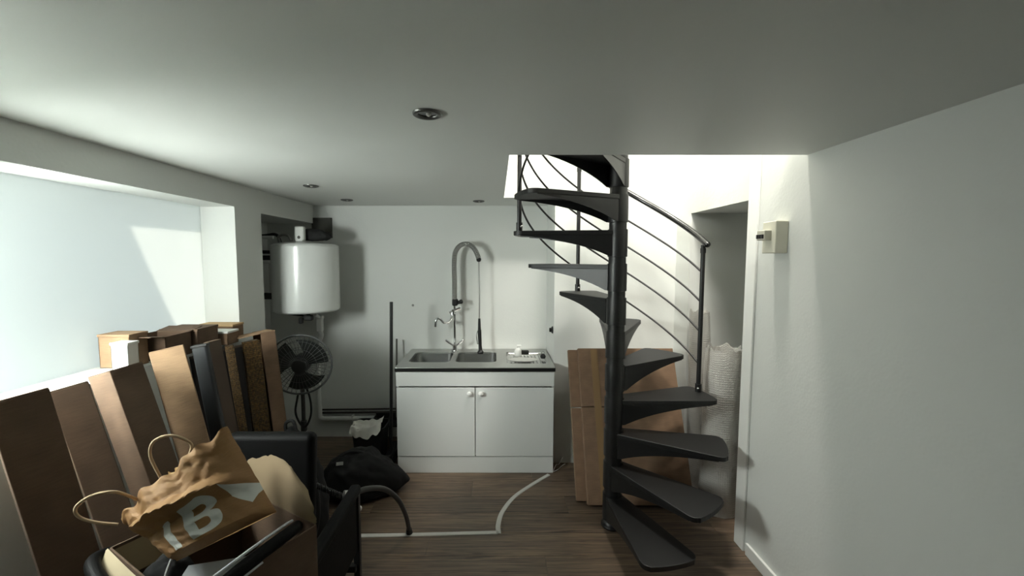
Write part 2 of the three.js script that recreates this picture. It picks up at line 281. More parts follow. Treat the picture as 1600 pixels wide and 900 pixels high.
{
  const f = thing('pre_rinse_tap', 'tall chrome spring tap with hanging black spray gun', 'tap', [-0.36, 0.820, -3.60]);
  mesh('base', lathe([[0, 0], [0.028, 0], [0.028, 0.008], [0.020, 0.014], [0.020, 0.062], [0.014, 0.072], [0, 0.074]], 28), chrome, f);
  for (const s of [-1, 1]) mesh('lever', [bar([0, 0.045, 0], [s * 0.045, 0.082, 0.022], 0.008), bar([s * 0.045, 0.082, 0.022], [s * 0.072, 0.106, 0.03], 0.010, 0.008), new THREE.SphereGeometry(0.010, 12, 8).translate(s * 0.072, 0.106, 0.03)], chrome, f);
  mesh('riser', bar([0, 0.07, 0], [0, 0.43, 0], 0.0105), chrome, f);
  mesh('clamp', [rb(0.05, 0.06, 0.05, 0.012, 0.004, 0.435, 0), bar([0.02, 0.43, 0], [0.055, 0.44, 0], 0.016), new THREE.SphereGeometry(0.020, 14, 10).translate(0.055, 0.44, 0)], blackPlastic, f);
  mesh('side_valve', [bar([-0.045, 0.345, 0.01], [0.05, 0.385, 0], 0.011), bar([-0.01, 0.33, 0.005], [-0.012, 0.375, 0.005], 0.014)], chrome, f);
  mesh('spout', tube([[-0.02, 0.350, 0.01], [-0.022, 0.305, 0.02], [-0.045, 0.266, 0.05], [-0.085, 0.268, 0.07], [-0.115, 0.300, 0.08], [-0.140, 0.305, 0.085], [-0.152, 0.280, 0.09], [-0.156, 0.235, 0.09]], 0.0105, 60, 12), chrome, f);
  const hosePts = [V(0, 0.46, 0), V(0, 0.62, 0), V(0.0, 0.80, 0), V(0.012, 0.875, 0), V(0.05, 0.925, 0.01), V(0.105, 0.940, 0.02), V(0.16, 0.915, 0.03), V(0.200, 0.850, 0.04), V(0.212, 0.815, 0.043)];
  const hc = new THREE.CatmullRomCurve3(hosePts);
  mesh('hose', new THREE.TubeGeometry(hc, 60, 0.008, 10), blackRubber, f);
  const fr = hc.computeFrenetFrames(400), turns = 70, hp = [];
  const N = turns * 10;
  for (let i = 0; i <= N; i++) { const u = i / N, k = Math.min(400, Math.round(u * 400)), a = u * turns * 2 * Math.PI; const p = hc.getPointAt(u); hp.push(p.addScaledVector(fr.normals[k], 0.0175 * Math.cos(a)).addScaledVector(fr.binormals[k], 0.0175 * Math.sin(a))); }
  mesh('spring', new THREE.TubeGeometry(new THREE.CatmullRomCurve3(hp), N, 0.0052, 5), springMat, f);
  mesh('swivel', [new THREE.SphereGeometry(0.021, 16, 12).translate(0.213, 0.806, 0.043), bar([0.212, 0.79, 0.043], [0.213, 0.82, 0.043], 0.016)], blackPlastic, f);
  mesh('down_hose', tube([[0.213, 0.80, 0.043], [0.217, 0.5, 0.046], [0.216, 0.28, 0.047]], 0.0065, 30, 10), springMat, f);
  const sg = mesh('spray_gun', [bar([0.216, 0.30, 0.047], [0.217, 0.20, 0.047], 0.010, 0.014), bar([0.217, 0.20, 0.047], [0.222, 0.075, 0.047], 0.0165, 0.0155), bar([0.222, 0.075, 0.047], [0.226, 0.02, 0.052], 0.014, 0.017), tr(lathe([[0, 0], [0.026, 0.002], [0.028, 0.018], [0.016, 0.034], [0, 0.036]], 24), 0.226, -0.008, 0.052)], blackPlastic, f);
  mesh('trigger', tube([[0.205, 0.20, 0.055], [0.192, 0.16, 0.07], [0.202, 0.08, 0.07]], 0.004, 20, 8), chrome, sg);
}
{
  const cup = thing('soap_dispenser', 'small white dispenser with black cap on the sink drainer', 'dispenser', [0.185, 0.812, -3.47]);
  mesh('body', lathe([[0, 0], [0.028, 0], [0.031, 0.01], [0.030, 0.05], [0.020, 0.062], [0.012, 0.066], [0, 0.067]], 24), whitePlastic, cup);
  mesh('pump', [bar([0, 0.065, 0], [0, 0.085, 0], 0.006), rb(0.04, 0.012, 0.018, 0.004, 0.008, 0.088, 0)], whitePlastic, cup);
  single('sponge', rb(0.07, 0.032, 0.045, 0.008, 0.245, 0.836, -3.50), std(0x1c1d1a, 0.95), 'small dark sponge beside the white dispenser on the drainer', 'sponge');
  const d = thing('drainer_reflection', 'oval pale disc standing in for a bright reflection on the sink drainer', 'reflection_disc', [0.215, 0.814, -3.285]);
  const dg = lathe([[0, 0.0], [0.075, 0.0], [0.108, 0.012], [0.112, 0.015], [0.108, 0.016], [0.074, 0.005], [0, 0.004]], 36); dg.scale(1.1, 1, 0.6); mesh('reflection_disc', dg, phys(0xb4b5b0, 0.35), d);  // disc added for the stairwell glint on the steel drainer
  const p = thing('sink_plug', 'black rubber plug by the right end of the sink', 'plug', [0.385, 0.820, -3.36]);
  mesh('stopper', lathe([[0, 0], [0.018, 0], [0.023, 0.016], [0.016, 0.03], [0.008, 0.036], [0, 0.037]], 20), blackRubber, p);
  mesh('ring', new THREE.TorusGeometry(0.012, 0.002, 6, 20).translate(0, 0.045, 0), steel, p);
}

// ---------------------------------------------------------------- water heater corner
{
  const h = thing('water_heater', 'white cylindrical water heater hung in the corner recess', 'water heater', [-1.515, 1.215, -3.32]);
  mesh('tank', lathe([[0, 0.012], [0.10, 0.004], [0.21, 0.0], [0.236, 0.004], [0.247, 0.016], [0.249, 0.035], [0.249, 0.505], [0.245, 0.522], [0.232, 0.532], [0.20, 0.540], [0.10, 0.552], [0, 0.555]], 80), enamel, h);
  mesh('seam', [0.018, 0.518].map(y => new THREE.TorusGeometry(0.2485, 0.0022, 6, 80).rotateX(Math.PI / 2).translate(0, y, 0)), phys(0xcfd1ce, 0.35), h);
  for (const y of [0.42, 0.12]) mesh('wall_bracket', rb(0.28, 0.05, 0.04, 0.006, -0.37, y, 0), darkGrey, h);
  mesh('inlet_valve', [bar([0.02, 0.01, 0.03], [0.02, -0.06, 0.03], 0.016), rb(0.07, 0.045, 0.045, 0.012, 0.02, -0.05, 0.03), bar([-0.02, -0.035, 0.03], [-0.14, -0.02, 0.02], 0.009), rb(0.03, 0.05, 0.03, 0.008, -0.03, -0.07, 0.05)], darkGrey, h);
  mesh('top_hose', tube([[-0.19, 0.545, 0.03], [-0.185, 0.585, 0.05], [-0.14, 0.605, 0.07], [-0.09, 0.595, 0.09], [-0.06, 0.555, 0.10]], 0.010, 40, 10), springMat, h);
  mesh('pipe', [tube([[-0.19, 0.54, 0.0], [-0.24, 0.61, -0.02], [-0.34, 0.60, 0], [-0.50, 0.60, 0.03]], 0.012, 40, 10), bar([-0.25, 0.47, 0.05], [-0.50, 0.475, 0.05], 0.014)], darkGrey, h);
  for (const [y, z] of [[0.585, 0.06], [0.395, 0.10]]) mesh('pipe_union', [tr(lathe([[0.012, -0.03], [0.024, -0.03], [0.026, 0], [0.024, 0.03], [0.012, 0.03]], 20), -0.36, y, z, 0, 0, Math.PI / 2), bar([-0.50, y, z], [-0.22, y, z], 0.013)], whitePlastic, h);
  const r = thing('white_device', 'small upright white box standing on the water heater', 'device', [-1.515, 1.770, -3.24]);
  mesh('case', rb(0.072, 0.112, 0.05, 0.014, 0, 0.058, 0, 4), whitePlastic, r); mesh('button', tr(lathe([[0, 0.002], [0.010, 0.002], [0.012, 0]], 16), 0, 0.028, 0.025, Math.PI / 2), greyMat, r); mesh('foot', rb(0.05, 0.012, 0.05, 0.003, 0, 0.004, 0), whitePlastic, r);
  const bagm = lump(0.115, 0.055, 0.05, 0.85, 0.016, 9, 3, (q, x) => { q.y *= 1 - 0.35 * x; q.y = Math.max(q.y, -0.034); return q; }); bagm.translate(-1.43, 1.812, -3.33);
  single('black_pouch', bagm, blackRubber, 'crumpled black pouch on top of the water heater', 'pouch');
  const v = thing('wall_vent', 'dark grey square vent on the back wall above the heater', 'vent', [-1.54, 1.905, ZB]);
  mesh('frame', [rb(0.178, 0.016, 0.014, 0.003, 0, 0.081, 0.007), rb(0.178, 0.016, 0.014, 0.003, 0, -0.081, 0.007), rb(0.016, 0.178, 0.014, 0.003, -0.081, 0, 0.007), rb(0.016, 0.178, 0.014, 0.003, 0.081, 0, 0.007)], greyMat, v);
  mesh('panel', rb(0.15, 0.15, 0.006, 0.002, 0, 0, 0.004), greyMat, v);
  const w = thing('waste_pipe', 'white waste pipe running down and along the back wall', 'pipe', [0, 0, 0]);
  mesh('trap', [rb(0.05, 0.12, 0.05, 0.010, -1.545, 1.055, -3.62), bar([-1.545, 1.12, -3.62], [-1.515, 1.17, -3.45], 0.014), rb(0.06, 0.03, 0.05, 0.008, -1.545, 1.12, -3.62)], whitePlastic, w);
  mesh('downpipe', tube([[-1.545, 1.0, -3.63], [-1.55, 0.95, -3.66], [-1.60, 0.85, -3.685], [-1.60, 0.6, -3.685], [-1.60, 0.24, -3.685]], 0.018, 60, 12, 0.1), whitePlastic, w);
  mesh('run', tube([[-1.60, 0.30, -3.685], [-1.60, 0.20, -3.685], [-1.57, 0.182, -3.685], [-1.4, 0.183, -3.685], [-0.76, 0.196, -3.685]], 0.021, 80, 12, 0.05), whitePlastic, w);
  for (const x of [-1.3, -0.95]) mesh('clip', rb(0.016, 0.055, 0.05, 0.004, x, 0.19, -3.69), whitePlastic, w);
  single('copper_pipe', [tube([[-1.58, 0.232, -3.70], [-1.2, 0.236, -3.70], [-0.76, 0.246, -3.70]], 0.008, 30, 10), tube([[-1.58, 0.262, -3.70], [-1.2, 0.266, -3.70], [-0.76, 0.274, -3.70]], 0.007, 30, 10)], std(0x3a342c, 0.5, { metalness: 0.4 }), 'pair of thin dark pipes above the white waste pipe', 'pipe');
}
{
  const f = thing('pedestal_fan', 'grey pedestal fan standing under the water heater', 'fan', [-1.315, 0, -2.75], R(14));
  const H = 0.925, RC = 0.2;
  const gr = std(0x5b5d5c, 0.4, { metalness: 0.3 });
  mesh('base', lathe([[0, 0], [0.14, 0], [0.14, 0.012], [0.11, 0.028], [0.03, 0.04], [0, 0.045]], 40), darkGrey, f);
  mesh('pole', [bar([0, 0.03, -0.05], [0, H - 0.05, -0.05], 0.013), bar([0, 0.45, -0.05], [0, 0.52, -0.05], 0.02)], darkGrey, f);
  mesh('motor', tr(lathe([[0, -0.03], [0.05, -0.03], [0.062, 0.0], [0.06, 0.06], [0.045, 0.10], [0, 0.115]], 32), 0, H, -0.05, -Math.PI / 2), darkGrey, f);
  const wires = [], rim = new THREE.TorusGeometry(RC, 0.007, 8, 64).translate(0, H, 0);
  for (const s of [1, -1]) {
    for (const [r, d] of [[0.16, 0.032], [0.11, 0.044], [0.06, 0.05]]) wires.push(new THREE.TorusGeometry(r, 0.0014, 5, 48).translate(0, H, s * d));
    for (let i = 0; i < 40; i++) { const a = i / 40 * 2 * Math.PI, c = Math.cos(a), q = Math.sin(a); wires.push(new THREE.TubeGeometry(new THREE.QuadraticBezierCurve3(V(c * 0.045, H + q * 0.045, s * 0.052), V(c * 0.15, H + q * 0.15, s * 0.05), V(c * RC, H + q * RC, s * 0.004)), 6, 0.0013, 4)); }
  }
  mesh('cage_rim', rim, gr, f); const cg = mesh('cage', wires, gr, f);
  mesh('cage_badge', tr(lathe([[0, 0.004], [0.04, 0.003], [0.045, 0]], 32), 0, H, 0.052, Math.PI / 2), darkGrey, cg);
  const bladeMat = phys(0x343735, 0.35, { transmission: 0.45, thickness: 0, side: THREE.DoubleSide });
  for (let i = 0; i < 3; i++) {
    const g = grid(10, 10, (u, v) => { const r = 0.035 + 0.14 * v, w = (0.60 + 0.22 * v) , a = (u - 0.5) * 2 * w + 0.35 * v; return V(r * Math.cos(a), r * Math.sin(a), 0.026 * (u - 0.5) * 2 * (0.6 + 0.4 * v)); });
    const b = mesh('blade', g, bladeMat, f); b.position.set(0, H, 0); b.rotation.z = i * 2.094 + 0.5;
  }
  mesh('hub', tr(lathe([[0, 0.03], [0.03, 0.026], [0.038, 0.01], [0.038, -0.02], [0, -0.02]], 28), 0, H, 0, Math.PI / 2), darkGrey, f);
  mesh('cable', tube([[0.0, H - 0.12, -0.06], [0.045, H - 0.24, -0.04], [0.05, 0.56, -0.03], [0.005, 0.48, -0.03], [-0.045, 0.58, -0.03], [-0.03, H - 0.22, -0.04]], 0.007, 60, 8), blackRubber, f);
}

// ---------------------------------------------------------------- broom, bin, black bags
{
  const b = thing('broom', 'black broom leaning against the wall left of the sink', 'broom', [-0.83, 0, -3.19]);
  mesh('handle', bar([0, 0.10, 0], [0.018, 1.30, -0.02], 0.0125), blackPlastic, b);
  mesh('head', rb(0.05, 0.05, 0.26, 0.012, 0, 0.105, -0.03), blackPlastic, b); mesh('bristles', rb(0.042, 0.085, 0.26, 0.006, 0, 0.043, -0.03), std(0x121110, 1), b);
  const d = thing('dustpan', 'long-handled dark dustpan standing beside the broom', 'dustpan', [-0.93, 0, -3.50]);
  mesh('pan', [rb(0.25, 0.010, 0.14, 0.003, 0, 0.215, 0), rb(0.25, 0.07, 0.010, 0.003, 0, 0.25, -0.065), rb(0.010, 0.06, 0.14, 0.003, -0.12, 0.24, 0), rb(0.010, 0.06, 0.14, 0.003, 0.12, 0.24, 0), bar([0, 0, -0.06], [0, 0.25, -0.06], 0.012)], blackPlastic, d);
  mesh('handle', bar([0.06, 0.25, -0.05], [0.055, 0.93, -0.12], 0.008), greyMat, d);
  const k = thing('waste_bin', 'black open bin between the black bag and the sink', 'bin', [-1.005, 0, -3.25]);
  const lv = [[0.100, 0.0], [0.105, 0.006], [0.128, 0.30], [0.134, 0.306], [0.134, 0.315], [0.124, 0.313], [0.102, 0.012], [0.002, 0.010]], pts = rrect(2, 1.7, 0.35).getPoints(8);
  mesh('bucket', grid(pts.length - 1, lv.length - 1, (u, v) => { const p = pts[Math.round(u * (pts.length - 1))], l = lv[Math.round(v * (lv.length - 1))]; return V(p.x * l[0], l[1], -p.y * l[0]); }), std(0x0c0c0c, 0.5, { side: THREE.DoubleSide }), k);
  const cl = grid(30, 24, (u, v) => { const x = -0.13 + 0.24 * u + 0.03 * (v - 0.5), z = -0.06 + 0.26 * v; const over = Math.max(0, z - 0.112); const sag = v < 0.6 ? -0.02 * Math.sin(u * Math.PI) : 0; return V(x - over * 0.15, 0.322 + 0.035 * u * u + 0.018 * n3(u * 3, v * 3, 1) - over * 0.85 * (0.7 + 0.5 * Math.sin(u * 3.1)) + sag + 0.006, Math.min(z, 0.118 + over * 0.12) + 0.008 * n3(u * 4, v * 2, 9)); });
  const cm = cl; cm.translate(-1.005, 0, -3.25);
  single('cloth', cm, std(0xd8d6ce, 0.95, { side: THREE.DoubleSide }), 'crumpled white cloth hanging over the rim of the black bin', 'cloth');
}
{
  const c = lump(0.26, 0.15, 0.19, 0.78, 0.022, 5, 5, (q, x) => { if (x > 0.1) { const k = (x - 0.1) / 0.9; q.y *= 1 - 0.6 * k; q.z *= 1 - 0.6 * k; q.y -= 0.05 * k; q.x += 0.06 * k; } q.y = Math.max(q.y, -0.13); return q; });
  c.rotateY(R(10)); c.translate(-0.925, 0.134, -2.80);
  const bgg = thing('duffel_bag', 'black soft bag slumped on the floor before the bin', 'bag');
  mesh('body', c, fabricBlack, bgg);
  mesh('patch', tr(rb(0.045, 0.024, 0.004, 0.002), -1.05, 0.262, -2.70, R(-50), R(15)), std(0x8b8b86, 0.7), bgg, 'small pale tag');
  mesh('strap', tube([[-1.12, 0.25, -2.76], [-1.02, 0.295, -2.80], [-0.90, 0.285, -2.79], [-0.80, 0.22, -2.74]], 0.012, 40, 8), blackRubber, bgg);
  const b2 = lump(0.125, 0.37, 0.095, 0.8, 0.018, 6, 21, (q, x, y) => { if (y > 0) { q.x *= 1 - 0.45 * y; q.x -= 0.05 * y; } q.y = Math.max(q.y, -0.355); return q; }); b2.rotateY(R(12)); b2.translate(-1.055, 0.358, -2.18);
  const bp = thing('backpack', 'black backpack standing behind the chair next to the fan', 'backpack');
  mesh('body', b2, fabricBlack, bp);
  mesh('top_handle', tube([[-1.12, 0.70, -2.16], [-1.12, 0.76, -2.16], [-1.08, 0.77, -2.16], [-1.06, 0.69, -2.16]], 0.009, 24, 8), blackRubber, bp);
  mesh('strap', tube([[-1.02, 0.60, -2.10], [-0.945, 0.50, -2.08], [-0.93, 0.30, -2.08], [-0.98, 0.10, -2.09]], 0.014, 30, 8), blackRubber, bp);
}

// ---------------------------------------------------------------- armchair with carton and paper bag
{
  const c = thing('armchair', 'black leather armchair holding the open carton', 'armchair', [-0.85, 0, -1.38]);
  mesh('seat', rb(0.46, 0.11, 0.60, 0.03, 0, 0.375, 0.02, 4), leather, c);
  mesh('backrest', tr(rb(0.38, 0.48, 0.07, 0.03, -0.125, 0.24, 0, 4), 0, 0.405, -0.33, R(-7)), leather, c);
  for (const s of [-1, 1]) {
    const a = mesh('arm', rb(0.045, 0.04, 0.50, 0.014, s * 0.25, 0.655, -0.09, 3), leather, c);
    mesh('side_panel', rb(0.016, 0.25, 0.42, 0.006, s * 0.25, 0.515, -0.11, 3), leather, a);
  }
  for (const [x, z] of [[-0.19, -0.335], [0.25, -0.335], [-0.19, 0.20], [0.25, 0.20]]) mesh('leg', rb(0.028, x > 0 ? 0.64 : 0.33, 0.028, 0.005, x, x > 0 ? 0.32 : 0.165, z), blackSteel, c);
  for (const z of [-0.32, 0.16]) mesh('cross_bar', rb(0.46, 0.03, 0.03, 0.004, 0.02, 0.31, z), blackSteel, c);
}
const cartonC = V(-0.8405, 0.432, -1.198);                               // centre of the carton base
{
  const yaw = Math.atan2(-0.5, 0.87);                                    // local x -> e1 = (.87, .5)
  const a = 0.424, b = 0.364, h = 0.372, t = 0.005;
  const c = thing('open_carton', 'open cardboard carton on the armchair holding the paper bag', 'carton', cartonC.toArray(), yaw);
  // local +x = towards the near corner along the left edge; local +z = towards the camera side
  mesh('body', [rb(a, t, b, 0.001, 0, t / 2, 0), rb(t, h, b, 0.001, -a / 2, h / 2, 0), rb(t, h, b, 0.001, a / 2, h / 2, 0), rb(a, h, t, 0.001, 0, h / 2, -b / 2), rb(a, h, t, 0.001, 0, h / 2, b / 2)], carton[1], c);
  // far-right flap stands up and curls, its inner side pale
  const flap = grid(20, 14, (u, v) => { const x = -a / 2 + a * u - 0.075 * v * v * u + 0.05 * v * (1 - u); const k = v * (0.115 + 0.035 * Math.sin(u * 3.1)) * (1 - 0.35 * Math.pow(u, 6)); return V(x + 0.006 * n3(u * 4, v * 4, 6), h + k + 0.006 * n3(u * 9, v, 2) * v, -b / 2 - 0.035 * v * v + 0.03 * v * (1 - u) - 0.010 * Math.sin(u * 5) * v); });
  const flap2 = flap.clone().translate(0, 0.0, -0.004);
  mesh('flap', [flap, flap2], std(0x86745a, 0.9, { side: THREE.DoubleSide }), c, 'pale curled carton flap');
  const lf = grid(14, 6, (u, v) => V(-a / 2 + 0.12 * v * 0.25, h - 0.002 - v * 0.09, -b / 2 + b * u));
  mesh('flap', lf, std(0xa89878, 0.9, { side: THREE.DoubleSide }), c);
  const ff = grid(20, 6, (u, v) => V(-a / 2 + a * u, h + 0.002 - v * 0.035 - 0.01 * Math.sin(u * 3), b / 2 + 0.006 + v * 0.05));
  mesh('flap', ff, std(0xb8a98c, 0.9, { side: THREE.DoubleSide }), c);
  // black leather roll lying on the near rims, its white highlights modelled as thin pale tubes
  const L = (x, y, z) => V(x, y, z).applyAxisAngle(V(0, 1, 0), yaw).add(cartonC);
  const bagl = thing('leather_roll', 'rolled black leather with modelled pale highlights laid over the carton rim', 'leather roll');
  mesh('roll', tube([L(-a / 2 - 0.02, h - 0.03, b / 2 - 0.03), L(-a / 2 + 0.02, h - 0.01, b / 2 + 0.045), L(0, h - 0.02, b / 2 + 0.06), L(a / 2 - 0.02, h - 0.02, b / 2 + 0.05), L(a / 2 + 0.03, h + 0.005, b / 2 - 0.01), L(a / 2 + 0.012, h + 0.018, 0.05), L(a / 2 - 0.015, h + 0.015, -b / 4), L(a / 2 - 0.05, h - 0.005, -b / 2 + 0.03)], 0.018, 120, 16), leather, bagl);
  mesh('highlight_strip', tube([L(a / 2 + 0.01, h + 0.034, b / 2 - 0.03), L(a / 2 + 0.000, h + 0.044, 0.04), L(a / 2 - 0.028, h + 0.038, -b / 4), L(a / 2 - 0.06, h + 0.016, -b / 2 + 0.04)], 0.004, 60, 8), phys(0xc9ccd0, 0.3), bagl);  // pale tubes stand for the highlights on the glossy leather
  mesh('highlight_strip', tube([L(a / 2 + 0.035, h - 0.004, b / 2 - 0.02), L(a / 2 + 0.036, h + 0.006, 0.08), L(a / 2 + 0.02, h + 0.004, 0.0)], 0.003, 40, 8), phys(0xb9bcc0, 0.3), bagl);
  // dark folded pouch and strap inside the box
  const po = thing('folded_pouch', 'black folded pouch with grey strap inside the open carton', 'pouch');
  mesh('body', lump(0.07, 0.085, 0.055, 0.7, 0.015, 9, 14).translate(...L(-0.05, h - 0.115, 0.105).toArray()), fabricBlack, po);
  mesh('strap', tube([L(-0.06, h - 0.03, 0.09), L(-0.03, h - 0.022, 0.11), L(0.0, h - 0.04, 0.135), L(0.015, h - 0.09, 0.15)], 0.004, 30, 8), std(0x9c9c98, 0.5), po);
  for (const k of [0, 1]) single('folder', tr(rb(0.20, 0.006, 0.13, 0.002), ...L(0.115, h - 0.062 + k * 0.014, 0.075 - k * 0.010).toArray(), R(8), yaw + R(35 + k * 4), R(4)), phys(0xa9adb0, 0.35), ['lower pale plastic folder inside the open carton', 'upper pale plastic folder inside the open carton'][k], 'folder', 'folders in the carton');
}
{
  // crumpled kraft bag: a flattened tube lofted from the mouth to the base
  const kraftTex = (() => {
    const cv = document.createElement('canvas'); cv.width = 1024; cv.height = 512; const g = cv.getContext('2d');
    g.fillStyle = '#8f6a3f'; g.fillRect(0, 0, 1024, 512);
    for (let i = 0; i < 5000; i++) { const k = rng(); g.fillStyle = `rgba(${k > 0.5 ? '210,170,115' : '110,78,42'},${0.05 + 0.08 * rng()})`; g.fillRect(rng() * 1024, rng() * 512, 2 + rng() * 26, 1 + rng() * 1.5); }
    // big pale letter on the lower front panel
    g.fillStyle = '#cfd2cc'; g.save(); g.translate(120, 340); g.scale(1.25, 1.15);
    g.font = 'bold 250px sans-serif'; g.textBaseline = 'middle'; g.textAlign = 'center'; g.fillText('B', 130, 20);
    g.fillRect(-10, -60, 34, 170); g.beginPath(); g.moveTo(235, -70); g.lineTo(330, 10); g.lineTo(285, 70); g.lineTo(235, 0); g.closePath(); g.fill(); g.restore();
    const t = new THREE.CanvasTexture(cv); t.colorSpace = THREE.SRGBColorSpace; t.wrapS = THREE.RepeatWrapping; return t;
  })();
  const kraft = new THREE.MeshStandardMaterial({ map: kraftTex, roughness: 0.72, side: THREE.DoubleSide });
  const M1 = V(-1.075, 0.895, -1.14), M2 = V(-0.838, 1.118, -1.26), B1 = V(-0.885, 0.800, -1.10), B2 = V(-0.690, 0.845, -1.25);
  const nrm = V().crossVectors(B1.clone().sub(M1), M2.clone().sub(M1)).normalize(); if (nrm.z < 0) nrm.negate();
  const nu = 96, nv = 44;
  const fr_ = rngOf(5), folds = Array.from({ length: 16 }, (_, i) => { const a = fr_() * Math.PI, c = Math.cos(a), q = Math.sin(a); return [c, q, 0.15 * c + fr_() * 0.8 * (Math.abs(c) + q * 0.6), (fr_() - 0.5) * (i < 6 ? 0.055 : 0.022), i % 2, 0.03 + fr_() * 0.12]; });
  const fold = (s, v, side) => { let d = 0; for (const [c, q, o, amp, f, wd] of folds) { const t = Math.abs(c * s + q * v - o); d += amp * (side === f ? 1 : 0.6) * Math.min(t, wd * 3) ** 0.9; } return d; };
  const at = (u, v) => {                                                 // u around 0..1 (0..0.5 front, 0.5..1 back), v mouth->base
    const front = u < 0.5, s = front ? u * 2 : 2 - u * 2;
    const p = M1.clone().lerp(M2, s).lerp(B1.clone().lerp(B2, s), v);
    const prof = Math.pow(Math.max(0, 4 * s * (1 - s)), 0.6) * (0.022 + 0.08 * Math.pow(v, 0.7)) * (v > 0.93 ? Math.sqrt((1 - v) / 0.07) : 1);
    // the near half of the mouth is bent over: a lip, then a hollow below it
    const lip = Math.max(0, 1 - Math.abs(v - 0.30 - 0.25 * s) / 0.10) * 0.045 * Math.min(1, 1.4 - s) - Math.max(0, 1 - Math.abs(v - 0.50 - 0.2 * s) / 0.12) * 0.02;
    const edge = Math.min(1, 8 * s * (1 - s) + 0.25);
    p.addScaledVector(nrm, front ? prof + lip * edge : -prof * 0.7);
    p.addScaledVector(M2.clone().sub(B2).normalize(), (1 - v) * (1 - v) * 0.020 * n3(s * 5, front ? 1 : 7, 3));
    p.addScaledVector(nrm, (front ? 1 : -1) * fold(s, v, front ? 0 : 1) * edge + 0.004 * n3(s * 9, v * 8, 12));
    return p;
  };
  const g = toCreasedNormals(grid(nu, nv, at, (u, v) => [u, 1 - v]), R(32));
  const pb = thing('paper_bag', 'crumpled brown kraft paper bag with twine handles and white lettering', 'paper bag');
  mesh('bag', g, kraft, pb);
  mesh('torn_rim', toCreasedNormals(grid(20, 6, (u, v) => { const p = M1.clone().lerp(M2, 0.15 + 0.5 * u).addScaledVector(nrm, -0.05 - 0.05 * v); p.y += 0.035 * v + 0.014 * n3(u * 5, v * 3, 44); p.x -= 0.03 * v + 0.012 * n3(u * 6, v * 2, 3); return p; }), R(30)), std(0xb79768, 0.8, { side: THREE.DoubleSide }), pb);
  const twine = std(0xc2a988, 0.85);
  mesh('handle', tube([M1.clone().lerp(M2, 0.60).addScaledVector(nrm, 0.0), [-0.905, 1.085, -1.20], [-0.925, 1.118, -1.18], [-0.955, 1.126, -1.17], [-0.985, 1.112, -1.16], [-0.995, 1.07, -1.16], [-0.975, 0.995, -1.17]], 0.0042, 60, 8), twine, pb);
  mesh('handle', tube([M1.clone().lerp(M2, 0.20).addScaledVector(nrm, 0.02), [-1.045, 0.998, -1.10], [-1.09, 1.000, -1.08], [-1.125, 0.975, -1.07], [-1.122, 0.948, -1.07], [-1.09, 0.925, -1.08], [-1.045, 0.905, -1.10]], 0.0042, 60, 8), twine, pb);
}
{
  const h = thing('grey_hose', 'grey flexible hose arching from the armchair down to the floor', 'hose');
  mesh('tube', tube([[-0.665, 0.545, -1.86], [-0.62, 0.530, -1.93], [-0.565, 0.47, -2.03], [-0.525, 0.35, -2.14], [-0.51, 0.18, -2.26], [-0.515, 0.02, -2.36]], 0.013, 70, 12), std(0x3a3a38, 0.5), h);
  mesh('tip', bar([-0.514, 0.045, -2.345], [-0.517, 0.0, -2.372], 0.016, 0.02), blackRubber, h);
  mesh('connector', [bar([-0.70, 0.555, -1.84], [-0.655, 0.540, -1.87], 0.017), bar([-0.67, 0.51, -1.84], [-0.645, 0.525, -1.84], 0.011)], phys(0xc9c9c4, 0.35), h, 'white hose connectors');
  mesh('ball_fitting', new THREE.SphereGeometry(0.013, 16, 12).translate(-0.625, 0.50, -1.82), phys(0xd4d4d0, 0.3), h);
  const cc = []; for (let i = 0; i <= 160; i++) { const u = i / 160, a = u * 16 * 2 * Math.PI; cc.push(V(-0.83 + 0.13 * u + 0.008 * Math.cos(a), 0.63 - 0.08 * u + 0.012 * Math.sin(a), -1.80 - 0.03 * u + 0.012 * Math.cos(a))); }
  single('coiled_cable', new THREE.TubeGeometry(new THREE.CatmullRomCurve3(cc), 320, 0.0035, 6), phys(0x2a2a2a, 0.3), 'black coiled cable running to the white hose connectors', 'cable');
}

// ---------------------------------------------------------------- cartons leaning on the left wall
function leaner(name, label, category, [x, z, lean, yaw, w, h], t, mat, opts = {}) {
  const g = thing(name, label, category, [x, 0, z], 0, opts.group);
  g.rotation.order = 'ZYX'; g.rotation.set(0, R(yaw), R(lean));
  // front face at local z = 0, body behind; lifted so its lowest corner touches the floor
  const q = new THREE.Quaternion().setFromEuler(g.rotation); let lo = 9;
  for (const a of [-w / 2, w / 2]) for (const b of [0, -t]) lo = Math.min(lo, V(a, 0, b).applyQuaternion(q).y);
  g.position.y = -lo;
  if (opts.build) opts.build(g, w, h, t);
  else {
    const body = mesh('body', rb(w, h, t, 0.003, 0, h / 2, -t / 2), mat, g);
    mesh('flap', [rb(w * 0.98, 0.003, t * 0.49, 0.001, 0, h + 0.0015, -t * 0.25), rb(w * 0.98, 0.003, t * 0.49, 0.001, 0, h + 0.0015, -t * 0.75)], mat, g);
    void body;
  }
  return g;
}
const LG = 'long cartons leaning on the left wall';
leaner('long_carton', 'flat brown carton nearest the camera at the left edge', 'carton', [-1.139, -1.209, 12.9, 60, 0.130, 1.248], 0.03, carton[1], { group: LG });
leaner('long_carton', 'flat brown carton second from the left edge', 'carton', [-1.151, -1.402, 15, 55, 0.100, 1.225], 0.03, carton[1], { group: LG });
leaner('long_carton', 'deep brown carton with one bright side, third from the left edge', 'carton', [-1.103, -1.603, 16.2, 80, 0.125, 1.231], 0.11, carton[1], { group: LG });
leaner('long_carton', 'pale brown carton with a bright left edge beside the dark case', 'carton', [-1.208, -1.829, 12.1, 32.5, 0.125, 1.248], 0.025, carton[2], { group: LG });
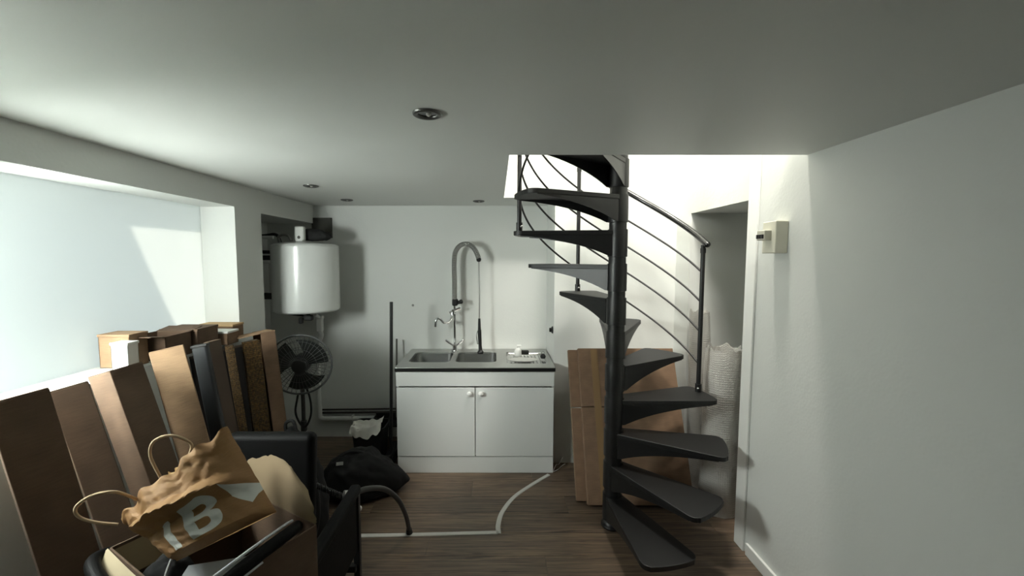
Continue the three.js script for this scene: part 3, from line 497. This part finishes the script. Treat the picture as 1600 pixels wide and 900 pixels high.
leaner('long_carton', 'dark brown carton added to fill the dark gap between the third and the pale carton', 'carton', [-1.285, -1.725, 13, 40, 0.085, 1.18], 0.03, carton[1], { group: LG });  // added where only a dark gap shows between its neighbours
leaner('portfolio_case', 'dark grey flat case between two brown cartons', 'case', [-1.274, -2.009, 8.6, 14.8, 0.068, 1.219], 0.04, null, { build: (g, w, h, t) => { mesh('shell', rb(w, h, t, 0.012, 0, h / 2, -t / 2, 4), phys(0x2c2e30, 0.4), g); mesh('trim', rb(w + 0.004, 0.014, t + 0.004, 0.004, 0, h - 0.004, -t / 2), blackPlastic, g); } });
leaner('wooden_board', 'narrow dark brown board beside the dark grey case', 'board', [-1.301, -2.147, 8.0, 76.7, 0.076, 1.215], 0.03, null, { build: (g, w, h, t) => { mesh('plank', rb(w, h, t, 0.002, 0, h / 2, -t / 2), std(0x4d3d30, 0.7), g); mesh('edge', rb(w * 0.98, 0.004, t * 0.9, 0.001, 0, h, -t / 2), std(0x6d5844, 0.8), g); } });
const giltTex = dataTex(128, 512, (x, y) => { const k = 0.6 + 0.5 * (tn(x, y, 6, 30, 70) - 0.5) + 0.35 * Math.sin(y * 60 * 6.28) * 0.3 + 0.3 * (tn(x, y, 30, 90, 80) - 0.5); return [0.50 * k, 0.37 * k, 0.18 * k]; }, true);
const giltBump = dataTex(128, 512, (x, y) => [0.5 + 0.3 * Math.sin(y * 60 * 6.28) * Math.sin(x * 6.28 * 2) + 0.3 * (tn(x, y, 30, 90, 80) - 0.5)]);
const gilt = new THREE.MeshStandardMaterial({ map: giltTex, bumpMap: giltBump, bumpScale: 0.004, roughness: 0.5, metalness: 0.35 });
function giltFrame(label, spec, t0) {
  leaner('gilt_frame', label, 'picture frame', spec, t0, null, {
    group: 'gilt frames', build: (g, w_, h_, t) => {
      const rail = (len, vertical) => { const s = new THREE.Shape(); s.moveTo(0, 0); s.lineTo(w_, 0); s.quadraticCurveTo(w_ * 0.9, t * 0.12, w_ * 0.55, t * 0.2); s.quadraticCurveTo(w_ * 0.4, t * 0.35, w_ * 0.1, t * 0.4); s.lineTo(0, t * 0.4); s.closePath(); const e = new THREE.ExtrudeGeometry(s, { depth: len, bevelEnabled: false, curveSegments: 8 }); return e; };
      const e = rail(h_); e.rotateX(-Math.PI / 2); e.translate(-w_ / 2, 0, 0); const uv = e.attributes.uv, p = e.attributes.position; for (let i = 0; i < p.count; i++) uv.setXY(i, (p.getX(i) + w_ / 2) / w_, p.getY(i) * 1.6);
      e.computeVertexNormals(); mesh('stile', toCreasedNormals(e, R(50)), gilt, g);
      const e2 = e.clone(); e2.rotateZ(Math.PI); e2.rotateX(0); e2.translate(0, h_, -t * 0.75); mesh('stile', toCreasedNormals(e2, R(50)), gilt, g);
      mesh('rail', [rb(w_ * 0.98, 0.06, t * 0.9, 0.006, 0, h_ - 0.03, -t / 2), rb(w_ * 0.98, 0.06, t * 0.9, 0.006, 0, 0.03, -t / 2)], gilt, g);
      mesh('backing', rb(w_ * 0.5, h_ - 0.10, t * 0.7, 0.002, 0, h_ / 2, -t / 2), std(0x3a2c1c, 0.9), g);
    }
  });
}
leaner('gap_shade_panel', 'dark panel added to darken the gaps behind the gilt frames', 'panel', [-1.415, -2.31, 6, 66, 0.34, 1.12], 0.02, null, { build: (g, w, h, t) => { mesh('board', rb(w, h, t, 0.003, 0, h / 2, -t / 2), std(0x1d1713, 0.8), g); mesh('edging', rb(w + 0.004, 0.012, t + 0.004, 0.002, 0, h, -t / 2), std(0x3a2d22, 0.7), g); } });  // added dark sheet, stands in for the dim gaps behind the frames
giltFrame('narrow gilt frame edge left of the wider gilt frame', [-1.342, -2.275, 6.7, 36, 0.042, 1.158], 0.04);
giltFrame('wider ornate gilt frame edge beside the last brown carton', [-1.301, -2.345, 4.6, 45.2, 0.083, 1.165], 0.05);
leaner('long_carton', 'open-ended brown carton farthest along the row beside the fan', 'carton', [-1.301, -2.537, 5.1, 50, 0.085, 1.18], 0.13, carton[2], {
  group: LG, build: (g, w, h, t) => {
    mesh('body', [rb(w, h, 0.005, 0.001, 0, h / 2, -0.0025), rb(0.005, h, t, 0.001, w / 2 - 0.0025, h / 2, -t / 2), rb(w, h, 0.005, 0.001, 0, h / 2, -t + 0.0025), rb(w, 0.005, t, 0.001, 0, 0.0025, -t / 2)], carton[0], g);
    mesh('flap', tr(rb(0.20, 0.004, t, 0.001, -0.10, 0, -t / 2), w / 2, h, 0, 0, 0, R(3)), carton[2], g);
  }
});
// boxes standing on the window sill behind the row
function sillBox(label, x0, x1, z0, z1, h, mat, extra) {
  const cx = (x0 + x1) / 2, cz = (z0 + z1) / 2, w = x1 - x0, d = z1 - z0;
  const g = thing('sill_box', label, 'box', [cx, WY0, cz], 0, 'boxes on the window sill');
  mesh('body', [rb(w, 0.004, d, 0.001, 0, 0.002, 0), rb(0.004, h, d, 0.001, -w / 2 + 0.002, h / 2, 0), rb(0.004, h, d, 0.001, w / 2 - 0.002, h / 2, 0), rb(w, h, 0.004, 0.001, 0, h / 2, -d / 2 + 0.002), rb(w, h, 0.004, 0.001, 0, h / 2, d / 2 - 0.002)], mat, g);
  if (extra !== 'open') mesh('lid', rb(w + 0.006, 0.012, d + 0.006, 0.002, 0, h - 0.002, 0), extra || mat, g);
  else for (const s of [-1, 1]) mesh('flap', tr(rb(w, 0.004, d * 0.5, 0.001, 0, 0, s * d * 0.25), 0, h, s * d / 2, s * R(-9)), mat, g);
}
sillBox('tan box on the window sill behind the third carton', -1.80, -1.66, -1.96, -1.86, 0.150, carton[2]);
sillBox('small white box on the window sill beside the tan box', -1.69, -1.615, -1.855, -1.80, 0.125, whitePlastic);
sillBox('open dark brown box on the window sill next to the white box', -1.78, -1.60, -2.16, -1.99, 0.118, carton[1], 'open');
sillBox('brown box in the middle of the window sill', -1.78, -1.58, -2.34, -2.18, 0.120, carton[1]);
sillBox('low box on the window sill behind the gilt frames, its lit top coloured white', -1.76, -1.54, -2.46, -2.36, 0.075, carton[0], whitePlastic);  // white lid colour stands for window light on the carton top
sillBox('thin brown box at the far end of the window sill', -1.80, -1.585, -2.585, -2.48, 0.095, carton[0], cartonEdge);

// ---------------------------------------------------------------- behind the stair
{
  const T = Math.atan2(0.40, 0.93);
  const flat = (label, x, w, h, z, t, m, seam) => {
    const g = thing('flattened_carton', label, 'carton', [x, 0, z], 0, 'flattened cartons behind the stair'); g.rotation.x = -T; g.position.y = t * Math.sin(T);
    mesh('lower_panel', rb(w, seam, t, 0.004, 0, seam / 2, -t / 2), m, g);
    mesh('upper_panel', rb(w, h - seam - 0.006, t * 0.94, 0.004, 0, seam + 0.006 + (h - seam - 0.006) / 2, -t / 2), m, g);
    mesh('tape', rb(0.05, h * 0.98, 0.001, 0.0004, w * 0.05 - w / 2 + 0.08, h / 2, 0.0008), packTape, g);
    return g;
  };
  flat('brown flattened carton leaning behind the stair pole, front one', 0.955, 0.70, 1.04, -2.62, 0.05, carton[0], 0.62);
  flat('wider brown flattened carton leaning at the back behind the stair', 0.92, 0.76, 1.02, -2.675, 0.04, carton[0], 0.60);
  // two rolls of bubble wrap
  const bubbleBump = dataTex(256, 256, (x, y) => { const n = 14, fx = (x * n) % 1 - 0.5, fy = (y * n) % 1 - 0.5; return [Math.max(0, 0.42 - Math.hypot(fx, fy)) * 2]; });
  const wrapMat = new THREE.MeshPhysicalMaterial({ color: 0xdcdad4, roughness: 0.28, transmission: 0.35, thickness: 0, bumpMap: bubbleBump, bumpScale: 0.004, side: THREE.DoubleSide, clearcoat: 0.3 });
  const roll = (label, x, z, r, h, lean, seed) => {
    const g = thing('bubble_wrap_roll', label, 'bubble wrap', [x, 0, z], 0, 'bubble wrap rolls'); g.rotation.z = lean;
    const wrap = (r0, r1, hh, turns, s) => grid(turns * 40, 26, (u, v) => { const a = u * turns * 2 * Math.PI, rr = (r0 + (r1 - r0) * u) * (1 + 0.05 * n3(Math.cos(a) * 1.4 + s, v * 4, Math.sin(a) * 1.4)) * (v > 0.86 ? 1 - 0.4 * (v - 0.86) : 1) * (1 + 0.10 * (0.5 - v)); return V(rr * Math.cos(a), 0.004 + v * hh + (v > 0.9 ? 0.03 * n3(a * 1.3, s, 2) : 0), rr * Math.sin(a)); }, (u, v) => [u * turns * 4, v * hh * 5]);
    mesh('outer_wrap', wrap(r * 0.82, r, h, 2, seed), wrapMat, g);
    mesh('inner_wrap', wrap(r * 0.42, r * 0.66, h * 0.98, 2, seed + 9), wrapMat, g);
    mesh('core', lathe([[0.03, 0.0], [0.036, 0.0], [0.036, h * 0.97], [0.03, h * 0.97], [0.03, 0]], 24), std(0xa89878, 0.9), g);
    return g;
  };
  roll('fat bubble wrap roll standing in the recess right of the stair', 1.455, -2.62, 0.12, 1.06, 0, 2);
  roll('taller thin bubble wrap roll behind the fat one in the recess', 1.45, -2.87, 0.075, 1.26, R(1.5), 17);
}

// ---------------------------------------------------------------- small fittings
{
  const f = thing('fuse_box', 'small ivory fuse box on the right wall', 'fuse box', [XR, 1.74, -2.045]);
  mesh('case', rb(0.062, 0.155, 0.10, 0.005, -0.031, 0, 0, 3), ivoryPlastic, f);
  const b = mesh('breaker', rb(0.035, 0.048, 0.06, 0.003, -0.078, 0.01, -0.01), std(0xc9c7b8, 0.5), f);
  for (const k of [-1, 0, 1]) mesh('switch', rb(0.012, 0.020, 0.012, 0.002, -0.098, 0.004, -0.01 + k * 0.018), blackPlastic, b);
}
[[-0.219, -1.363, 'recessed ceiling spotlight nearest the camera'], [-1.18, -2.693, 'recessed ceiling spotlight nearest the left wall'], [-1.181, -3.336, 'recessed ceiling spotlight in front of the water heater'], [-0.14, -3.41, 'recessed ceiling spotlight above the tap']].forEach(([x, z, label]) => {
  const d = thing('ceiling_spotlight', label, 'spotlight', [x, YC, z], 0, 'ceiling spotlights');
  mesh('rim', lathe([[0.030, -0.001], [0.032, -0.007], [0.040, -0.009], [0.046, -0.006], [0.047, 0.0]], 40), std(0x6b6b69, 0.35, { metalness: 0.8 }), d);
  mesh('lamp_glass', lathe([[0, -0.001], [0.02, -0.0015], [0.030, -0.002]], 32), phys(0x2b2b2a, 0.15), d);
  mesh('bulb', new THREE.SphereGeometry(0.009, 16, 10, 0, 6.3, Math.PI / 2, Math.PI / 2).translate(0.004, -0.0015, 0), phys(0xbdbdb8, 0.15), d);
});
{
  const s = thing('wall_socket', 'small black socket on the side of the wall right of the sink', 'socket', [XP, 1.065, -3.30], -Math.PI / 2);
  mesh('plate', tr(lathe([[0, 0.012], [0.022, 0.012], [0.028, 0.006], [0.030, 0]], 28), 0, 0, 0, Math.PI / 2), blackPlastic, s); mesh('knob', rb(0.018, 0.034, 0.022, 0.006, 0, 0, 0.018), blackPlastic, s);
  single('wall_hook', tr(lathe([[0, 0.010], [0.006, 0.010], [0.010, 0.002], [0.011, 0]], 16), -0.748, 1.215, ZB, Math.PI / 2), std(0x9c9d99, 0.5), 'tiny grey wall plug on the back wall above the broom', 'wall plug');
}
{
  // flat white strip stuck on the floor
  const path = [[-0.95, -2.345], [-0.4, -2.362], [0.012, -2.379]], path2 = [[0.016, -2.365], [0.014, -2.451], [0.041, -2.581], [0.123, -2.747], [0.255, -2.90], [0.40, -3.045]];
  const ribbon = (pts, w) => { const c = new THREE.CatmullRomCurve3(pts.map(p => V(p[0], 0, p[1])), false, 'catmullrom', 0.5); const prof = [[-w / 2, 0.0002], [-w / 2 + 0.003, 0.004], [w / 2 - 0.003, 0.004], [w / 2, 0.0002]]; return toCreasedNormals(grid(60, 3, (u, v) => { const p = c.getPointAt(u), t = c.getTangentAt(u), q = prof[Math.round(v * 3)]; return V(p.x - t.z * q[0], q[1], p.z + t.x * q[0]); }), R(40)); };
  const s = thing('floor_strip', 'white flat cable strip laid on the wooden floor', 'cable strip');
  mesh('straight_run', ribbon(path, 0.030), std(0xc6c5c0, 0.55, { side: THREE.DoubleSide }), s); mesh('curved_run', ribbon(path2, 0.030), std(0xc6c5c0, 0.55, { side: THREE.DoubleSide }), s);
  single('loose_wire', [tube([[0.44, 0.006, -3.09], [0.47, 0.03, -3.14], [0.50, 0.012, -3.19], [0.53, 0.05, -3.215]], 0.003, 30, 6), tube([[0.43, 0.006, -3.07], [0.48, 0.008, -3.11], [0.52, 0.006, -3.17], [0.55, 0.006, -3.20]], 0.003, 30, 6)], whitePlastic, 'thin white wires at the foot of the wall right of the sink', 'wire');
}
scene.traverse(o => { if (o.isMesh) { o.castShadow = o.receiveShadow = true; } });
renderer.render(scene, camera);
